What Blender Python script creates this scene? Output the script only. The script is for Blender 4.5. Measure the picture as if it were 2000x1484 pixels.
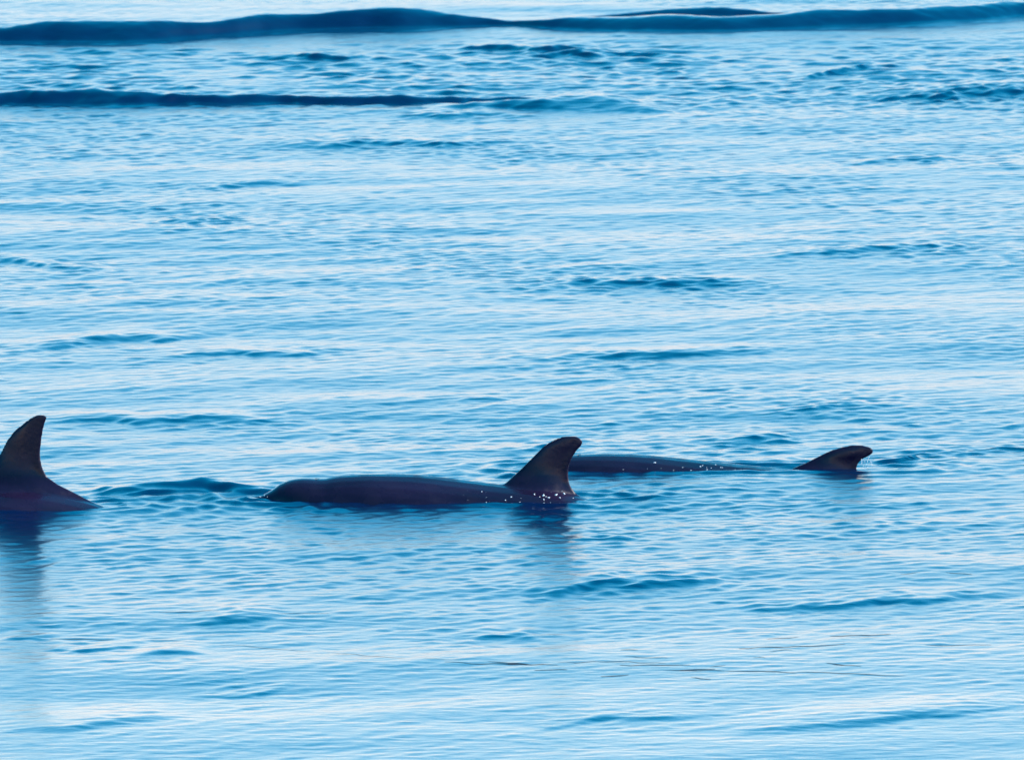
import bpy, bmesh, math, random
import numpy as np

# ------------------------------------------------------------------ camera, sky, sun, exposure
scene = bpy.context.scene
for o in list(bpy.data.objects):
    bpy.data.objects.remove(o)
COL = scene.collection

cam_data = bpy.data.cameras.new('camera')
cam = bpy.data.objects.new('camera', cam_data)
COL.objects.link(cam)
cam.location = (0.0, 0.0, 6.3)
cam.rotation_euler = (math.radians(90 - 5.51), 0, 0)
cam_data.sensor_width = 36.0
cam_data.lens = 36.0 * 60.0 / (2000 / 480)
cam_data.clip_start = 1.0
cam_data.clip_end = 20000.0
cam_data.dof.use_dof = True
cam_data.dof.focus_distance = 60.6
cam_data.dof.aperture_fstop = 20.0
scene.camera = cam

SUN_ELEV = math.radians(40)
SUN_AZ = math.radians(93)            # to the right of the viewing direction (+y)
world = bpy.data.worlds.new('World')
scene.world = world
world.use_nodes = True
wn = world.node_tree
wn.nodes.clear()
w_out = wn.nodes.new('ShaderNodeOutputWorld')
w_bg = wn.nodes.new('ShaderNodeBackground')
w_sky = wn.nodes.new('ShaderNodeTexSky')
w_sky.sky_type = 'NISHITA'
w_sky.sun_disc = False
w_sky.sun_elevation = SUN_ELEV
w_sky.sun_rotation = SUN_AZ
w_sky.air_density = 1.0
w_sky.dust_density = 0.55
w_sky.ozone_density = 8.0
w_hs = wn.nodes.new('ShaderNodeHueSaturation')
w_hs.inputs['Saturation'].default_value = 1.32
w_hs.inputs['Hue'].default_value = 0.486
wn.links.new(w_sky.outputs[0], w_hs.inputs['Color'])
w_tint = wn.nodes.new('ShaderNodeMix')          # white balance of the picture
w_tint.data_type = 'RGBA'; w_tint.blend_type = 'MULTIPLY'
w_tint.inputs[0].default_value = 1.0
w_tint.inputs[7].default_value = (1.85, 0.98, 0.76, 1)
wn.links.new(w_hs.outputs[0], w_tint.inputs[6])
wn.links.new(w_tint.outputs[2], w_bg.inputs['Color'])
w_bg.inputs['Strength'].default_value = 0.15
wn.links.new(w_bg.outputs[0], w_out.inputs['Surface'])

sun_data = bpy.data.lights.new('sun', 'SUN')
sun_data.energy = 2.0
sun_data.angle = math.radians(0.53)
sun_data.color = (1.0, 0.97, 0.92)
sun = bpy.data.objects.new('sun', sun_data)
COL.objects.link(sun)
sun.location = (20, 40, 30)
sd = np.array([math.sin(SUN_AZ) * math.cos(SUN_ELEV), math.cos(SUN_AZ) * math.cos(SUN_ELEV), math.sin(SUN_ELEV)])
from mathutils import Vector
sun.rotation_euler = Vector(sd).to_track_quat('Z', 'Y').to_euler()

vs = scene.view_settings
vs.view_transform = 'Standard'
vs.look = 'None'
vs.gamma = 1.0
vs.exposure = 1.76
vs.use_curve_mapping = False


# ------------------------------------------------------------------ helpers
def prop(o, label=None, cat=None, group=None, kind=None):
    if label: o['label'] = label
    if cat: o['category'] = cat
    if group: o['group'] = group
    if kind: o['kind'] = kind
    return o


def mesh_obj(name, verts, faces, mat, parent=None, smooth=True):
    me = bpy.data.meshes.new(name)
    me.from_pydata([tuple(map(float, v)) for v in verts], [], faces)
    me.update()
    if smooth:
        me.polygons.foreach_set('use_smooth', np.ones(len(me.polygons), dtype=bool))
    me.materials.append(mat)
    o = bpy.data.objects.new(name, me)
    COL.objects.link(o)
    if parent: o.parent = parent
    return o


def new_mat(name):
    m = bpy.data.materials.new(name)
    m.use_nodes = True
    nt = m.node_tree
    return m, nt, nt.nodes['Principled BSDF']


def pinterp(x, xs, ys):
    """smooth monotone-ish cubic through control points"""
    xs = np.asarray(xs, float); ys = np.asarray(ys, float)
    d = np.gradient(ys, xs)
    x = np.clip(x, xs[0], xs[-1])
    i = np.clip(np.searchsorted(xs, x) - 1, 0, len(xs) - 2)
    h = xs[i + 1] - xs[i]
    t = (x - xs[i]) / h
    return ((2*t**3 - 3*t**2 + 1) * ys[i] + (t**3 - 2*t**2 + t) * h * d[i]
            + (-2*t**3 + 3*t**2) * ys[i + 1] + (t**3 - t**2) * h * d[i + 1])


# ------------------------------------------------------------------ materials
def water_material():
    m, nt, b = new_mat('sea_water')
    b.inputs['Base Color'].default_value = (0.0002, 0.008, 0.036, 1)
    b.inputs['Roughness'].default_value = 0.19
    b.inputs['IOR'].default_value = 1.333
    tc = nt.nodes.new('ShaderNodeTexCoord')
    mp = nt.nodes.new('ShaderNodeMapping')
    mp.inputs['Rotation'].default_value = (0, 0, math.radians(-25))
    mp.inputs['Scale'].default_value = (9.0, 16.0, 10.0)
    nz = nt.nodes.new('ShaderNodeTexNoise')
    nz.inputs['Scale'].default_value = 1.0
    nz.inputs['Detail'].default_value = 3.0
    bp = nt.nodes.new('ShaderNodeBump')
    bp.inputs['Strength'].default_value = 0.25
    bp.inputs['Distance'].default_value = 0.01
    nt.links.new(tc.outputs['Object'], mp.inputs['Vector'])
    nt.links.new(mp.outputs[0], nz.inputs['Vector'])
    nt.links.new(nz.outputs['Fac'], bp.inputs['Height'])
    nt.links.new(bp.outputs[0], b.inputs['Normal'])
    # the slick near water carries fewer tiny ripples than the wind-ruffled water beyond
    sp = nt.nodes.new('ShaderNodeSeparateXYZ')
    mr = nt.nodes.new('ShaderNodeMapRange')
    mr.inputs['From Min'].default_value = 52.0; mr.inputs['From Max'].default_value = 58.0
    mr.inputs['To Min'].default_value = 0.17; mr.inputs['To Max'].default_value = 0.205
    nt.links.new(tc.outputs['Object'], sp.inputs[0])
    nt.links.new(sp.outputs['Y'], mr.inputs['Value'])
    nt.links.new(mr.outputs[0], b.inputs['Roughness'])
    return m


def skin_material():
    m, nt, b = new_mat('wet_dolphin_skin')
    tc = nt.nodes.new('ShaderNodeTexCoord')
    nz = nt.nodes.new('ShaderNodeTexNoise')
    nz.inputs['Scale'].default_value = 5.0
    nz.inputs['Detail'].default_value = 5.0
    mp = nt.nodes.new('ShaderNodeMapping')
    mp.inputs['Scale'].default_value = (0.5, 2.2, 2.2)
    nt.links.new(tc.outputs['Object'], mp.inputs['Vector'])
    nt.links.new(mp.outputs[0], nz.inputs['Vector'])
    cr = nt.nodes.new('ShaderNodeValToRGB')
    cr.color_ramp.elements[0].position = 0.3
    cr.color_ramp.elements[0].color = (0.004, 0.003, 0.013, 1)
    cr.color_ramp.elements[1].position = 0.75
    cr.color_ramp.elements[1].color = (0.012, 0.007, 0.026, 1)
    nt.links.new(nz.outputs['Fac'], cr.inputs['Fac'])
    nt.links.new(cr.outputs['Color'], b.inputs['Base Color'])
    b.inputs['Roughness'].default_value = 0.27
    b.inputs['IOR'].default_value = 1.38
    b.inputs['Specular IOR Level'].default_value = 0.3
    rr = nt.nodes.new('ShaderNodeMapRange')
    rr.inputs['From Min'].default_value = 0.35; rr.inputs['From Max'].default_value = 0.65
    rr.inputs['To Min'].default_value = 0.14; rr.inputs['To Max'].default_value = 0.38
    n3 = nt.nodes.new('ShaderNodeTexNoise')
    n3.inputs['Scale'].default_value = 14.0
    n3.inputs['Detail'].default_value = 4.0
    nt.links.new(tc.outputs['Object'], n3.inputs['Vector'])
    nt.links.new(n3.outputs['Fac'], rr.inputs['Value'])
    nt.links.new(rr.outputs[0], b.inputs['Roughness'])
    # beads and films of water give the wet skin a fine uneven relief
    n2 = nt.nodes.new('ShaderNodeTexNoise')
    n2.inputs['Scale'].default_value = 60.0
    n2.inputs['Detail'].default_value = 3.0
    nt.links.new(tc.outputs['Object'], n2.inputs['Vector'])
    bp = nt.nodes.new('ShaderNodeBump')
    bp.inputs['Strength'].default_value = 0.2
    bp.inputs['Distance'].default_value = 0.004
    nt.links.new(n2.outputs['Fac'], bp.inputs['Height'])
    nt.links.new(bp.outputs[0], b.inputs['Normal'])
    return m


def plain(name, col, rough, spec=0.5):
    m, nt, b = new_mat(name)
    nz = nt.nodes.new('ShaderNodeTexNoise')
    nz.inputs['Scale'].default_value = 20
    mx = nt.nodes.new('ShaderNodeMix'); mx.data_type = 'RGBA'
    mx.inputs[6].default_value = (*col, 1)
    mx.inputs[7].default_value = (*[c * 0.7 for c in col], 1)
    nt.links.new(nz.outputs['Fac'], mx.inputs[0])
    nt.links.new(mx.outputs[2], b.inputs['Base Color'])
    b.inputs['Roughness'].default_value = rough
    b.inputs['Specular IOR Level'].default_value = spec
    return m


M_WATER = water_material()
M_SKIN = skin_material()
M_GLINT_WATER = plain('white_glint_water', (0.85, 0.87, 0.88), 0.25)  # white colour paints sun glints on the skin beads; also the fin trickle
M_EYE = plain('dark_wet_eye', (0.02, 0.018, 0.02), 0.12)
M_BLOW = plain('blowhole_dark', (0.008, 0.006, 0.01), 0.5)
M_STRAND = plain('dark_strand', (0.022, 0.036, 0.04), 0.6)


# ------------------------------------------------------------------ the sea
# one tensor grid: fine where the camera looks, growing coarser out to the horizon
def axis(lo, hi, step, far_lo, far_hi, grow=1.12):
    mid = list(np.arange(lo, hi + step * 0.5, step))
    a, s = [], step
    x = mid[0]
    while x > far_lo:
        s *= grow; x -= s; a.append(x)
    b, s = [], step
    x = mid[-1]
    while x < far_hi:
        s *= grow; x += s; b.append(x)
    return np.array(a[::-1] + mid + b)


GX = axis(-3.6, 3.6, 0.019, -6000, 6000, 1.13)
GY = axis(50, 90, 0.020, -3000, 12000, 1.13)


def smooth01(t):
    t = np.clip(t, 0, 1)
    return t * t * (3 - 2 * t)


rng = np.random.default_rng(11)


def value_noise(X, Y, sx, sy, seed, rot=0.0):
    r = np.random.default_rng(seed)
    T = r.random((64, 64)).astype(np.float32)
    c, s = math.cos(rot), math.sin(rot)
    U = (X * c + Y * s) / sx; V = (-X * s + Y * c) / sy
    iu = np.floor(U).astype(np.int64); iv = np.floor(V).astype(np.int64)
    fu = smooth01(U - iu); fv = smooth01(V - iv)
    a = T[iu % 64, iv % 64]; b = T[(iu + 1) % 64, iv % 64]
    c_ = T[iu % 64, (iv + 1) % 64]; d = T[(iu + 1) % 64, (iv + 1) % 64]
    return (a * (1 - fu) + b * fu) * (1 - fv) + (c_ * (1 - fu) + d * fu) * fv


def make_components():
    comps = []   # (wavelength, dir angle, slope, phase, band)
    def add(n, l0, l1, slope_rms, centre, spread, band):
        for i in range(n):
            lam = math.exp(rng.uniform(math.log(l0), math.log(l1)))
            ang = math.radians(centre + rng.normal(0, spread))
            sl = slope_rms * math.sqrt(2.0 / n)
            comps.append((lam, ang, sl, rng.uniform(0, 2 * math.pi), band))
    add(22, 1.3, 4.5, 0.010, -72, 22, 0)
    add(60, 0.35, 1.3, 0.017, -62, 32, 1)
    add(110, 0.06, 0.20, 0.042, -24, 20, 2)
    add(90, 0.065, 0.20, 0.037, -60, 40, 2)
    add(60, 0.10, 0.4, 0.07, -80, 70, 3)
    return comps


COMPS = make_components()

# boat-wake swells: (x, y of the foot of the front, height)
SWELLS = [
    dict(p=[(-9, 85.2, 0), (-6, 85.6, .08), (-3.59, 85.85, 0.100), (-2.99, 85.93, 0.105), (-2.24, 85.97, 0.105), (-1.8, 86.34, 0.100), (-1.51, 86.67, 0.094), (-1.21, 86.88, 0.100), (-0.91, 86.96, 0.119), (-0.67, 86.92, 0.119), (-0.3, 87.13, 0.060), (0.0, 87.17, 0.030), (0.3, 86.92, 0.064), (0.75, 86.75, 0.073), (1.21, 86.71, 0.082), (1.66, 86.88, 0.082), (2.12, 87.13, 0.095), (2.59, 87.43, 0.107), (3.06, 87.94, 0.066), (3.69, 88.37, 0.060), (6, 89, .05), (9, 90, 0)], slope=0.44, back=2.2),
    dict(p=[(0.31, 87.77, 0.0), (0.76, 87.89, 0.031), (1.22, 87.94, 0.061), (1.53, 87.94, 0.024), (1.9, 88.02, 0.0)], slope=0.5, back=2.2),
    dict(p=[(-7, 80.6, 0), (-3.39, 81.07, 0.062), (-2.83, 81.14, 0.066), (-2.26, 81.07, 0.078), (-1.7, 81.14, 0.054), (-1.27, 81.25, 0.044), (-0.85, 81.21, 0.048), (-0.57, 81.21, 0.048), (-0.28, 81.40, 0.026), (0.2, 81.6, 0.0)], slope=0.5, back=2.4),
    dict(p=[(-0.5, 80.74, 0.0), (0.0, 80.78, 0.042), (0.28, 80.63, 0.060), (0.56, 80.56, 0.052), (0.9, 80.49, 0.0)], slope=0.15, back=2.0),
]
# smaller wavelets: x0, y0, x1, y1, height, slope
WAVELETS = [(-2.32, 66.57, -1.34, 67.44, 0.0223, 0.09), (-2.08, 63.28, -0.95, 63.4, 0.0152, 0.09), (-1.71, 75.44, -1.03, 75.88, 0.0116, 0.09),
            (-1.2, 78.18, 0, 78.29, 0.0143, 0.09), (-0.67, 80.02, 0, 80.27, 0.0148, 0.09), (1.77, 76.95, 2.37, 77.38, 0.0138, 0.09),
            (1.18, 63.85, 1.65, 64.07, 0.0098, 0.09), (0.04, 56.65, 0.84, 57.05, 0.0152, 0.11), (0.94, 56.12, 1.98, 56.6, 0.0134, 0.11),
            (-1.2, 55.6, -0.9, 55.89, 0.0116, 0.09), (-1.43, 54.45, -1.15, 54.65, 0.0103, 0.11), (-1.76, 54.7, -1.34, 54.92, 0.0058, 0.09),
            (-1.92, 55.03, -1.72, 55.12, 0.0058, 0.09), (-0.19, 55.03, 0.14, 55.2, 0.0089, 0.09), (0.07, 52.38, 0.77, 52.72, 0.0062, 0.06),
            (0.82, 52.07, 1.85, 52.92, 0.0111, 0.06), (-1.82, 52.07, -1.21, 52.53, 0.0098, 0.06), (-1.16, 53.31, -0.8, 53.55, 0.0032, 0.06),
            (2.04, 81.29, 3.14, 82.02, 0.0312, 0.09), (-0.3, 85.12, 0.62, 84.8, 0.0300, 0.25), (0.05, 84.7, 0.6, 84.6, 0.0250, 0.30), (-1.35, 84.4, -0.82, 84.52, 0.0200, 0.28),
            (1.61, 82.78, 2.22, 83.93, 0.0232, 0.24), (-1.7, 60.36, -0.92, 60.42, 0.0420, 0.36), (-1.68, 60.3, -1.25, 60.33, 0.0180, 0.40), (-1.72, 60.05, -1, 60.1, 0.0120, 0.14), (0.87, 62.41, 1.22, 62.62, 0.0134, 0.09),
            (0, 62.19, 0.44, 62.45, 0.0085, 0.09), (1.25, 71.46, 2.25, 71.88, 0.0134, 0.09), (0.12, 69.93, 1.22, 70.07, 0.0130, 0.09),
            (0.23, 66.2, 1.16, 66.57, 0.0143, 0.09), (-1.62, 66.32, -0.7, 66.57, 0.0120, 0.09), (-0.27, 64.23, 0, 64.3, 0.0053, 0.11),
            (-1.79, 73.35, -1.38, 73.59, 0.0134, 0.09), (1.51, 61.66, 1.73, 61.8, 0.0150, 0.30), (0.27, 58.54, 0.51, 58.69, 0.0058, 0.09),
            (-2.75, 71.6, -1.97, 70.75, 0.0134, 0.09),
            (1.5, 61.63, 1.85, 61.93, 0.0050, 0.25), (1.8, 62.02, 2.35, 62.28, 0.0060, 0.30), (0.31, 60.1, 0.72, 60.35, 0.0070, 0.30),
            (-1.08, 59.8, -0.62, 59.7, 0.0080, 0.30), (0.06, 59.7, 0.25, 59.63, 0.0060, 0.30), (-0.06, 60.9, 0.03, 60.95, 0.0200, 0.35)]


def ruffle(X, Y):
    """where wavelets crowd the small ripples together"""
    R = np.zeros_like(X)
    for x0, y0, x1, y1, h, sl in WAVELETS:
        t = (X - x0) / (x1 - x0)
        win = np.where((t > -0.2) & (t < 1.2), np.sin(np.clip((t + .2) / 1.4, 0, 1) * math.pi), 0)
        d = (Y - (y0 + (y1 - y0) * t) - 0.1) / 0.35
        R = np.maximum(R, win * np.exp(-d * d))
    return R.astype(np.float32)


def sea_surface(X, Y, spacing):
    """heights and choppy horizontal shifts for points X, Y"""
    X = X.astype(np.float32); Y = Y.astype(np.float32)
    Z = np.zeros_like(X); DX = np.zeros_like(X); DY = np.zeros_like(X)
    gust = 0.5 + 0.75 * smooth01(value_noise(X, Y, 1.1, 2.6, 3, 0.5)) + 0.35 * value_noise(X, Y, 0.35, 0.9, 5, 0.5)
    far = np.interp(Y, [50, 54, 56.5, 58, 59.7, 62, 76, 80.5, 81.2, 82, 86, 87.5], [0.35, 0.38, 0.7, 1.1, 1.1, 1.0, 1.05, 1.4, 1.8, 1.3, 0.9, 0.8]).astype(np.float32)
    gains = {0: np.ones_like(X), 1: far * (0.6 + 0.8 * value_noise(X, Y, 1.6, 3.0, 8, 0.4)), 2: far * gust * (1 + 0.9 * ruffle(X, Y)),
             3: (np.interp(Y, [80, 82, 85, 86.5], [0, 1, 1, 0]) * (0.2 + 1.3 * smooth01(value_noise(X, Y, 0.7, 1.3, 31, 0.3)))).astype(np.float32)}
    for lam, ang, sl, ph, band in COMPS:
        k = 2 * math.pi / lam
        kx, ky = math.cos(ang), math.sin(ang)
        att = np.clip((lam / spacing - 2.2) / 2.0, 0, 1) * gains[band]
        th = (X * np.float32(kx * k) + Y * np.float32(ky * k) + np.float32(ph))
        A = sl / k
        Z += (A * att) * np.sin(th)
        if band > 0:
            c = (0.8 * A * att) * np.cos(th)
            DX += kx * c; DY += ky * c
    return Z, DX, DY


def ridge(X, Y, x, yb, h, w, back, foot=1.5, dip=0.0):
    d = (Y - yb)
    u = np.clip(d / w, 0, 1)
    up = np.sin(u * math.pi / 2) ** foot
    dn = 0.5 + 0.5 * np.cos(np.clip((d - w) / (w * back), 0, 1) * math.pi)
    z = h * np.where(d < w, up, dn)
    if dip:
        q = np.clip(-d / (w * 1.6), 0, 1)
        z = z - dip * h * np.where(d < 0, np.sin(q * math.pi) ** 2, 0)
    return z


def local_features(X, Y):
    Z = np.zeros_like(X)
    wob = value_noise(X, Y * 0, 0.16, 1, 21) - 0.5
    wob2 = value_noise(X, Y, 0.10, 0.5, 23, 0.6) - 0.5
    for s in SWELLS:
        p = np.array(s['p'])
        xs = np.linspace(p[0, 0], p[-1, 0], 900)
        yb = np.interp(xs, p[:, 0], p[:, 1]); hh = np.interp(xs, p[:, 0], p[:, 2])
        n = max(3, int(0.22 / (xs[1] - xs[0])))
        ker = np.hanning(n + 2); ker /= ker.sum()
        yb = np.convolve(np.pad(yb, n, mode='edge'), ker, 'same')[n:-n]
        hh = np.convolve(np.pad(hh, n, mode='edge'), ker, 'same')[n:-n]
        ybx = np.interp(X, xs, yb) + wob * 0.06; hx = np.interp(X, xs, hh, left=0, right=0) * (0.68 + 0.3 * value_noise(X, Y * 0, 0.3, 1, 61))
        steep = s['slope'] * (1 - 0.28 * smooth01((X + 0.2) / 0.8)) * (0.78 + 0.44 * value_noise(X, Y * 0, 0.45, 1, 41))
        w = np.maximum(hx, 0.02) / steep * 1.15
        Z += ridge(X, Y, X, ybx, hx, w, s['back'], 1.2, 0.10)
    for i, (x0, y0, x1, y1, h, sl) in enumerate(WAVELETS):
        t = (X - x0) / (x1 - x0)
        win = np.where((t > -0.05) & (t < 1.05), np.sin(np.clip((t + .05) / 1.1, 0, 1) * math.pi) ** 0.9, 0)
        if h > 0.02:
            win = win * (1 + 0.4 * wob2)
        yb = y0 + (y1 - y0) * t + wob * 0.25
        hx = h * win
        Z += ridge(X, Y, X, yb, hx, h / sl * 1.1, 4.5 if y0 < 58 else 2.6)
    # ripples and a slight pile-up of water round each swimming body: x0, x1, y, half-width
    for x0, x1, yc, hw in ((-1.05, 0.40, 60.2, 0.19), (0.05, 1.60, 61.4, 0.15), (-3.3, -1.68, 59.9, 0.22)):
        dx = np.maximum(np.maximum(x0 - X, X - x1), 0)
        d = np.sqrt(dx * dx + (Y - yc) ** 2) - hw
        dj = d + 0.05 * (value_noise(X, Y, 0.2, 0.25, 51) - 0.5)
        Z += np.where(d > -0.12, 0.0045 * np.exp(-np.maximum(d, 0) / 0.16) * (0.4 + np.cos(dj * (2 * math.pi / 0.15))) * (0.4 + 1.1 * value_noise(X, Y, 0.3, 0.5, 53)), 0)
    return Z


def water_height(X, Y):
    X = np.asarray(X, np.float32); Y = np.asarray(Y, np.float32)
    z, _, _ = sea_surface(X, Y, np.full_like(X, 0.020))
    return z + local_features(X, Y)


def build_sea():
    nx, ny = len(GX), len(GY)
    X, Y = np.meshgrid(GX, GY)
    sx = np.gradient(GX); sy = np.gradient(GY)
    SP = np.maximum(*np.meshgrid(sx, sy)).astype(np.float32)
    X = X.ravel(); Y = Y.ravel(); SP = SP.ravel()
    Z, DX, DY = sea_surface(X, Y, SP)
    near = (np.abs(X) < 12) & (Y > 40) & (Y < 100)
    Z[near] += local_features(X[near], Y[near]).astype(np.float32)
    co = np.empty((nx * ny, 3), np.float32)
    co[:, 0] = X + DX; co[:, 1] = Y + DY; co[:, 2] = Z
    idx = np.arange(nx * ny, dtype=np.int32).reshape(ny, nx)
    q = np.stack([idx[:-1, :-1], idx[:-1, 1:], idx[1:, 1:], idx[1:, :-1]], -1).reshape(-1, 4)
    me = bpy.data.meshes.new('sea')
    me.vertices.add(len(co)); me.vertices.foreach_set('co', co.ravel())
    me.loops.add(q.size); me.loops.foreach_set('vertex_index', q.ravel())
    me.polygons.add(len(q))
    me.polygons.foreach_set('loop_start', np.arange(0, q.size, 4, dtype=np.int32))
    me.polygons.foreach_set('use_smooth', np.ones(len(q), dtype=bool))
    me.update(calc_edges=True)
    me.materials.append(M_WATER)
    o = bpy.data.objects.new('water', me)
    COL.objects.link(o)
    o['kind'] = 'structure'
    return o


build_sea()


# ------------------------------------------------------------------ dolphins
# fraction of length: half-height above axis, half-height below, half-width (all as fractions of length)
STATIONS = np.array([
    (0.000, .006, .006, .007), (0.008, .010, .010, .013), (0.030, .014, .014, .019), (0.055, .017, .020, .025),
    (0.070, .028, .027, .034), (0.088, .044, .034, .045), (0.110, .055, .043, .054), (0.150, .066, .058, .066),
    (0.200, .076, .074, .079), (0.270, .088, .090, .092), (0.350, .097, .100, .100), (0.430, .100, .104, .102),
    (0.520, .096, .098, .096), (0.600, .084, .086, .083), (0.680, .069, .071, .065), (0.760, .053, .055, .045),
    (0.840, .038, .040, .027), (0.910, .026, .028, .016), (0.960, .017, .018, .013), (0.985, .010, .010, .009)])


def add_ring_loft(bm, rings):
    loops = []
    for ring in rings:
        loops.append([bm.verts.new(p) for p in ring])
    n = len(loops[0])
    for a, b in zip(loops[:-1], loops[1:]):
        for i in range(n):
            bm.faces.new((a[i], a[(i + 1) % n], b[(i + 1) % n], b[i]))
    bm.faces.new(loops[0][::-1])
    bm.faces.new(loops[-1])


def foil(lead, trail, thick, edge, n=13):
    """closed airfoil section: list of (x, t) from lead to trail and back"""
    us = 0.5 - 0.5 * np.cos(np.linspace(0, math.pi, n))
    tt = thick * 2.1 * (np.sqrt(np.maximum(us, 0)) * (1 - us) ** 0.9) * 0.62
    tt = np.maximum(tt, edge * np.minimum(1, 0.35 + us * 4))
    top = [(lead + (trail - lead) * u, t) for u, t in zip(us, tt)]
    bot = [(x, -t) for x, t in top[::-1]]
    return top + bot


def build_dolphin(name, label, origin, yaw, L, top, fin, fin_f, side_lean=0.0):
    bm = bmesh.new()
    top = sorted(top)
    fs = np.linspace(0, 0.985, 74)
    hu = pinterp(fs, STATIONS[:, 0], STATIONS[:, 1]) * L
    hd = pinterp(fs, STATIONS[:, 0], STATIONS[:, 2]) * L
    hw = pinterp(fs, STATIONS[:, 0], STATIONS[:, 3]) * L
    xs = (fs - fin_f) * L
    zt = pinterp(xs, [p[0] for p in top], [p[1] for p in top])
    zc = zt - hu
    rings = []
    for x, c, u, d, w in zip(xs, zc, hu, hd, hw):
        ring = []
        for k in range(28):
            a = 2 * math.pi * k / 28
            s, co = math.sin(a), math.cos(a)
            ring.append((x, w * co, c + (u if s > 0 else d) * s))
        rings.append(ring)
    add_ring_loft(bm, rings)
    # dorsal fin
    rows = []
    zmax = max(r[0] for r in fin); zmin = min(r[0] for r in fin)
    for z, a, b in fin:
        hfrac = (z - zmin) / (zmax - zmin)
        th = (b - a) * (0.16 - 0.03 * hfrac) * (1.0 if hfrac < 0.97 else 0.7)
        zb = float(np.interp((a + b) / 2, xs, zt))
        th *= 1 + 1.3 * math.exp(-max(0.0, z - zb) / 0.035)
        rows.append([(x, t + side_lean * max(0, z), z) for x, t in foil(a, b, th, 0.0085 - 0.002 * hfrac)])
    # extend root down into the body
    z0, a0, b0 = fin[0]
    root = [(x, t, z0 - 0.06) for x, t in foil(a0 - 0.03, b0 + 0.02, (b0 - a0) * 0.17, 0.01)]
    add_ring_loft(bm, [root] + rows)
    # flippers and flukes (under water)
    fx = (0.27 - fin_f) * L
    fz = float(np.interp(fx, xs, zc)) - 0.05 * L
    for s in (-1, 1):
        secs = []
        for k, (f, ch) in enumerate([(0, .075), (.25, .072), (.5, .06), (.75, .042), (.92, .022), (1, .010)]):
            yy = s * (0.07 * L + f * 0.11 * L); zz = fz - f * 0.07 * L; xx = fx + f * 0.10 * L
            secs.append([(x, yy, zz + t) for x, t in foil(xx - ch * L * .5, xx + ch * L * .5, ch * L * .18, 0.007)])
        if s < 0: secs = [[p for p in sec] for sec in secs]
        add_ring_loft(bm, secs)
    tx = (0.955 - fin_f) * L
    tz = float(np.interp(tx, xs, zc))
    for s in (-1, 1):
        secs = []
        for f, ch in [(0, .085), (.3, .075), (.6, .052), (.85, .028), (1, .010)]:
            yy = s * f * 0.115 * L; xx = tx + f * f * 0.05 * L
            secs.append([(x, yy, tz + t) for x, t in foil(xx - ch * L * .5, xx + ch * L * .5, ch * L * .15, 0.007)])
        add_ring_loft(bm, secs)
    bmesh.ops.recalc_face_normals(bm, faces=bm.faces)
    me0 = bpy.data.meshes.new('tmp'); bm.to_mesh(me0); bm.free()
    tmp = bpy.data.objects.new('tmp', me0); COL.objects.link(tmp)
    r = tmp.modifiers.new('r', 'REMESH'); r.mode = 'VOXEL'; r.voxel_size = 0.006
    sm = tmp.modifiers.new('s', 'SMOOTH'); sm.factor = 0.5; sm.iterations = 6
    dg = bpy.context.evaluated_depsgraph_get()
    me = bpy.data.meshes.new_from_object(tmp.evaluated_get(dg))
    bpy.data.objects.remove(tmp)
    me.name = name
    me.materials.clear(); me.materials.append(M_SKIN)
    me.polygons.foreach_set('use_smooth', np.ones(len(me.polygons), dtype=bool))
    o = bpy.data.objects.new(name, me); COL.objects.link(o)
    o.location = origin; o.rotation_euler = (0, 0, yaw)
    prop(o, label, 'dolphin', 'dolphins swimming at the surface')
    # eyes
    ex = (0.155 - fin_f) * L
    ew = float(np.interp(ex, xs, hw)); ec = float(np.interp(ex, xs, zc)); ed = float(np.interp(ex, xs, hd))
    for s in (-1, 1):
        ebm = bmesh.new()
        bmesh.ops.create_uvsphere(ebm, u_segments=14, v_segments=8, radius=1.0)
        for v in ebm.verts:
            v.co = Vector((ex + v.co.x * 0.016, s * (ew * 0.985) + v.co.y * 0.006, ec - 0.08 * ed + v.co.z * 0.011))
        eme = bpy.data.meshes.new('eye'); ebm.to_mesh(eme); ebm.free()
        eme.materials.append(M_EYE)
        e = bpy.data.objects.new('eye', eme); COL.objects.link(e); e.parent = o
    # blowhole: a dark crescent on top of the head
    bx_ = (0.135 - fin_f) * L
    bz = float(np.interp(bx_, xs, zt))
    vv, ff = [], []
    for k in range(13):
        a = math.radians(-80 + 160 * k / 12)
        for rr in (0.014, 0.020):
            px, py = bx_ + 0.01 - math.cos(a) * rr, math.sin(a) * rr
            vv.append((px, py, float(np.interp(px, xs, zt)) - py * py * 4 + 0.003))
        if k: ff.append((2 * k - 2, 2 * k - 1, 2 * k + 1, 2 * k))
    mesh_obj('blowhole', vv, ff, M_BLOW, o)
    return o


MID_TOP = [(-1.30, -0.03), (-1.251, -0.012), (-1.19, 0.010), (-1.13, 0.026), (-1.105, 0.046), (-1.075, 0.066), (-1.04, 0.079), (-0.988, 0.088), (-0.941, 0.087), (-0.905, 0.085), (-0.862, 0.094), (-0.756, 0.104), (-0.63, 0.106), (-0.504, 0.102), (-0.378, 0.088), (-0.273, 0.075), (-0.168, 0.062), (0.0, 0.045), (0.147, 0.015), (0.294, -0.035), (0.5, -0.12), (0.8, -0.27), (1.2, -0.42)]
MID_FIN = [(-0.031, -0.221, 0.195), (0.001, -0.206, 0.172), (0.024, -0.189, 0.137), (0.049, -0.172, 0.118), (0.066, -0.156, 0.109), (0.1, -0.118, 0.105), (0.134, -0.082, 0.107), (0.168, -0.048, 0.118), (0.202, -0.015, 0.139), (0.223, 0.006, 0.16), (0.24, 0.031, 0.164), (0.252, 0.057, 0.155), (0.263, 0.088, 0.134)]
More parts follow.
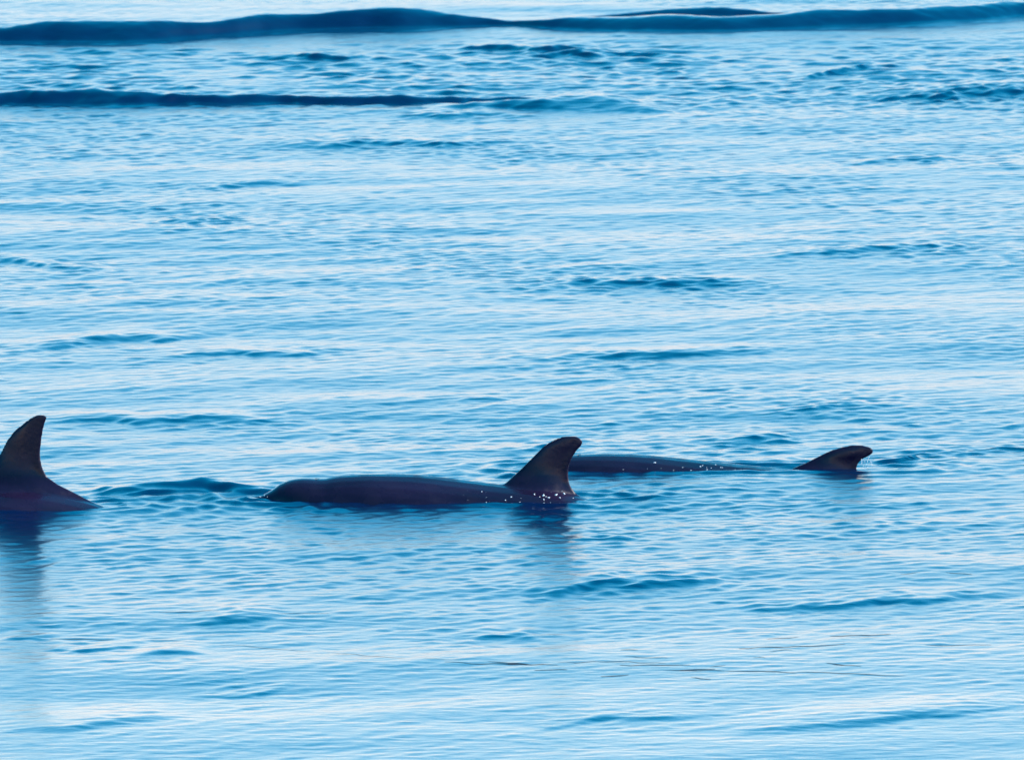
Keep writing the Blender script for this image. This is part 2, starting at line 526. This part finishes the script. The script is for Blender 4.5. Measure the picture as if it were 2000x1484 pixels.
RIGHT_TOP = [(-1.45, -0.08), (-1.383, -0.054), (-1.329, -0.028), (-1.286, -0.002), (-1.2, 0.037), (-1.115, 0.056), (-1.008, 0.065), (-0.793, 0.063), (-0.622, 0.048), (-0.472, 0.032), (-0.343, 0.019), (-0.236, 0.007), (-0.129, -0.014), (0.011, -0.05), (0.171, -0.09), (0.5, -0.18), (0.9, -0.32), (1.4, -0.5)]
RIGHT_FIN = [(-0.135, -0.364, 0.171), (-0.092, -0.3, 0.139), (-0.039, -0.25, 0.122), (-0.011, -0.195, 0.114), (0.007, -0.152, 0.113), (0.028, -0.103, 0.12), (0.045, -0.071, 0.137), (0.058, -0.045, 0.165), (0.069, -0.024, 0.18), (0.084, 0.012, 0.184), (0.095, 0.049, 0.169), (0.103, 0.085, 0.137)]
LEFT_TOP = [(-1.55, -0.16), (-1.35, -0.10), (-1.2, -0.02), (-1.0, 0.05), (-0.669, 0.085), (-0.355, 0.089), (-0.146, 0.08), (0.063, 0.078), (0.188, 0.062), (0.272, 0.042), (0.356, 0.018), (0.46, -0.025), (0.7, -0.14), (1.0, -0.34), (1.4, -0.58)]
LEFT_FIN = [(-0.02, -0.356, 0.408), (0.022, -0.272, 0.345), (0.039, -0.251, 0.31), (0.064, -0.209, 0.262), (0.095, -0.157, 0.197), (0.127, -0.119, 0.151), (0.158, -0.087, 0.134), (0.19, -0.06, 0.126), (0.221, -0.041, 0.124), (0.253, -0.026, 0.126), (0.284, -0.008, 0.13), (0.316, 0.018, 0.135), (0.347, 0.057, 0.143), (0.364, 0.078, 0.15), (0.375, 0.097, 0.15), (0.38, 0.114, 0.139)]

d_mid = build_dolphin('dolphin', 'dark dolphin in the middle with head, long back and hooked fin above water', (0.126, 60.2, 0), 0, 2.40, MID_TOP, MID_FIN, 0.52)
d_right = build_dolphin('dolphin', 'dolphin farthest right, low back and small swept fin just breaking the surface', (1.329, 61.4, 0), 0, 2.72, RIGHT_TOP, RIGHT_FIN, 0.52)
d_left = build_dolphin('dolphin', 'dolphin cut off by the left edge, tall upright fin showing', (-2.049, 59.9, 0), math.radians(-6), 2.95, LEFT_TOP, LEFT_FIN, 0.52)


# ------------------------------------------------------------------ glint beads, trickle, dark strands
from mathutils.bvhtree import BVHTree


def bead_cluster(dolphin, spots, name='glint_beads'):
    """small white beads of water standing in for sun glints on the wet skin; spots are (world x, world z, radius)"""
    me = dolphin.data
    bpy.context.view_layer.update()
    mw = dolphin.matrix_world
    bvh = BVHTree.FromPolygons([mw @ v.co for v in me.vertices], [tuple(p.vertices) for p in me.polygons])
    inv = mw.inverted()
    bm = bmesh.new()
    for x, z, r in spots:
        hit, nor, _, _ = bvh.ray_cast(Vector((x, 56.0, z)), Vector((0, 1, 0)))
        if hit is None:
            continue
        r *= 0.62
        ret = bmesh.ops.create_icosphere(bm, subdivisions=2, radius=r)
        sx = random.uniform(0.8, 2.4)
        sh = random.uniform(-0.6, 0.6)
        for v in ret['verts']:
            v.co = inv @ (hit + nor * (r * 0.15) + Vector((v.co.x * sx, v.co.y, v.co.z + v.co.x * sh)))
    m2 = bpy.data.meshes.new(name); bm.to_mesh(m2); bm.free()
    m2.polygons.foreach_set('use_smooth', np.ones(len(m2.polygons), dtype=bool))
    m2.materials.append(M_GLINT_WATER)
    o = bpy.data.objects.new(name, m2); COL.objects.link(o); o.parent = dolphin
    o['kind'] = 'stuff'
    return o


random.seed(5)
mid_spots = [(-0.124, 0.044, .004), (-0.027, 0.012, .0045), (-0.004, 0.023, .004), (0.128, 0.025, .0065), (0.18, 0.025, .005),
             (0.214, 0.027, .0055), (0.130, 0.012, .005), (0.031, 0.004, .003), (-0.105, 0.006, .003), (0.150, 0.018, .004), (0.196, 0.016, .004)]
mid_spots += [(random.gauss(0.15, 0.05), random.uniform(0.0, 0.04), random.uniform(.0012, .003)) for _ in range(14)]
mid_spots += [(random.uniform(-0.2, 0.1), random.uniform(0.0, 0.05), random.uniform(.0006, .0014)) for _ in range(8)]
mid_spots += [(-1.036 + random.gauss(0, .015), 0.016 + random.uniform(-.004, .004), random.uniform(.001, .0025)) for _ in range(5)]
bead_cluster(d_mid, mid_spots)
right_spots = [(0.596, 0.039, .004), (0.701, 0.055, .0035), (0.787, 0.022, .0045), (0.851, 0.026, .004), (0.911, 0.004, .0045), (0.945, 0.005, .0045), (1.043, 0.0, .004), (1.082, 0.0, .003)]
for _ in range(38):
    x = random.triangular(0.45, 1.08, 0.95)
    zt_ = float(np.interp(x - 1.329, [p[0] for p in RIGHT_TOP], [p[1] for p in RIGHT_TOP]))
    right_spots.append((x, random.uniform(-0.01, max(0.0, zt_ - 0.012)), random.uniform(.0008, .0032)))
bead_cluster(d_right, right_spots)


def tube(bm, pts, rad, n=6):
    rings = []
    for i, p in enumerate(pts):
        q = Vector(pts[min(i + 1, len(pts) - 1)]) - Vector(pts[max(i - 1, 0)])
        q.normalize()
        a = q.orthogonal().normalized(); b = q.cross(a)
        r = rad[i] if hasattr(rad, '__len__') else rad
        rings.append([Vector(p) + a * (r * math.cos(2 * math.pi * k / n)) + b * (r * math.sin(2 * math.pi * k / n)) for k in range(n)])
    add_ring_loft(bm, rings)


# water running off the trailing edge of the far fin
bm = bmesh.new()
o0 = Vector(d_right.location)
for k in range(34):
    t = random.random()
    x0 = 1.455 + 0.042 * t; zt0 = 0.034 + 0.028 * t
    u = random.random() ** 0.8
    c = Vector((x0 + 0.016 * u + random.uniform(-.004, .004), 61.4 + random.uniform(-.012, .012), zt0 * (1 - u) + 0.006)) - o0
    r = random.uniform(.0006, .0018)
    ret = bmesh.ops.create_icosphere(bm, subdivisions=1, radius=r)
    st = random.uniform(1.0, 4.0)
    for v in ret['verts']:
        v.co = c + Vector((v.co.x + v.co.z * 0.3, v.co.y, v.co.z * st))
me = bpy.data.meshes.new('water_trickle'); bm.to_mesh(me); bm.free(); me.materials.append(M_GLINT_WATER)
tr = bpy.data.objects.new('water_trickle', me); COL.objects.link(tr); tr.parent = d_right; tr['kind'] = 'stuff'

# thin dark strands lying on the calm water in front
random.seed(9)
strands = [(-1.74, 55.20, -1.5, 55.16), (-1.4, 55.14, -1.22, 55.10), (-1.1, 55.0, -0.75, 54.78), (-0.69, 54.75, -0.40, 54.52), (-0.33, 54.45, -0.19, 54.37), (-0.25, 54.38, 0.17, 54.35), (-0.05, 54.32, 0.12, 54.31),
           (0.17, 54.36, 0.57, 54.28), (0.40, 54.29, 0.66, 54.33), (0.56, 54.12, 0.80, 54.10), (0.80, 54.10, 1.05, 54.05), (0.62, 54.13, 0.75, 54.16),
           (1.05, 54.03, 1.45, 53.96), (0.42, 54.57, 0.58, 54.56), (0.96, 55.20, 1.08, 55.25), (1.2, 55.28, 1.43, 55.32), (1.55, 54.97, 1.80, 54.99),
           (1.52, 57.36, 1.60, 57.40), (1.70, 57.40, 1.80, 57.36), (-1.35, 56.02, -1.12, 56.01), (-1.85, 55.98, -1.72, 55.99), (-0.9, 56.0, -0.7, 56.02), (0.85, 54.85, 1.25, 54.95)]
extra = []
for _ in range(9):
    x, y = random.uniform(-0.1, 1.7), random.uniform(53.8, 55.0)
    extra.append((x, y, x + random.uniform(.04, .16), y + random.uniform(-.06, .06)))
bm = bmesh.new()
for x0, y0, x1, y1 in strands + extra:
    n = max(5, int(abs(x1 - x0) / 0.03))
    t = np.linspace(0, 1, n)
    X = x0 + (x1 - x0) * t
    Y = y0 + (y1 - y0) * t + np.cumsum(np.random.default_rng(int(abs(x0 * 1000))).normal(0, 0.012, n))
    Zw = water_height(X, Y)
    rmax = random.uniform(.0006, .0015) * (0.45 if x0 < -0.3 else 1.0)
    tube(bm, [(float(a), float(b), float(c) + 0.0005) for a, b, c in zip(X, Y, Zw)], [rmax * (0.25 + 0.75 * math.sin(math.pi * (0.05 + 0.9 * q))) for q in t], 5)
me = bpy.data.meshes.new('dark_strands'); bm.to_mesh(me); bm.free(); me.materials.append(M_STRAND)
wd = bpy.data.objects.new('dark_strands', me); COL.objects.link(wd)
prop(wd, 'thin dark strands on the calm pale water in front', 'weed', None, 'stuff')
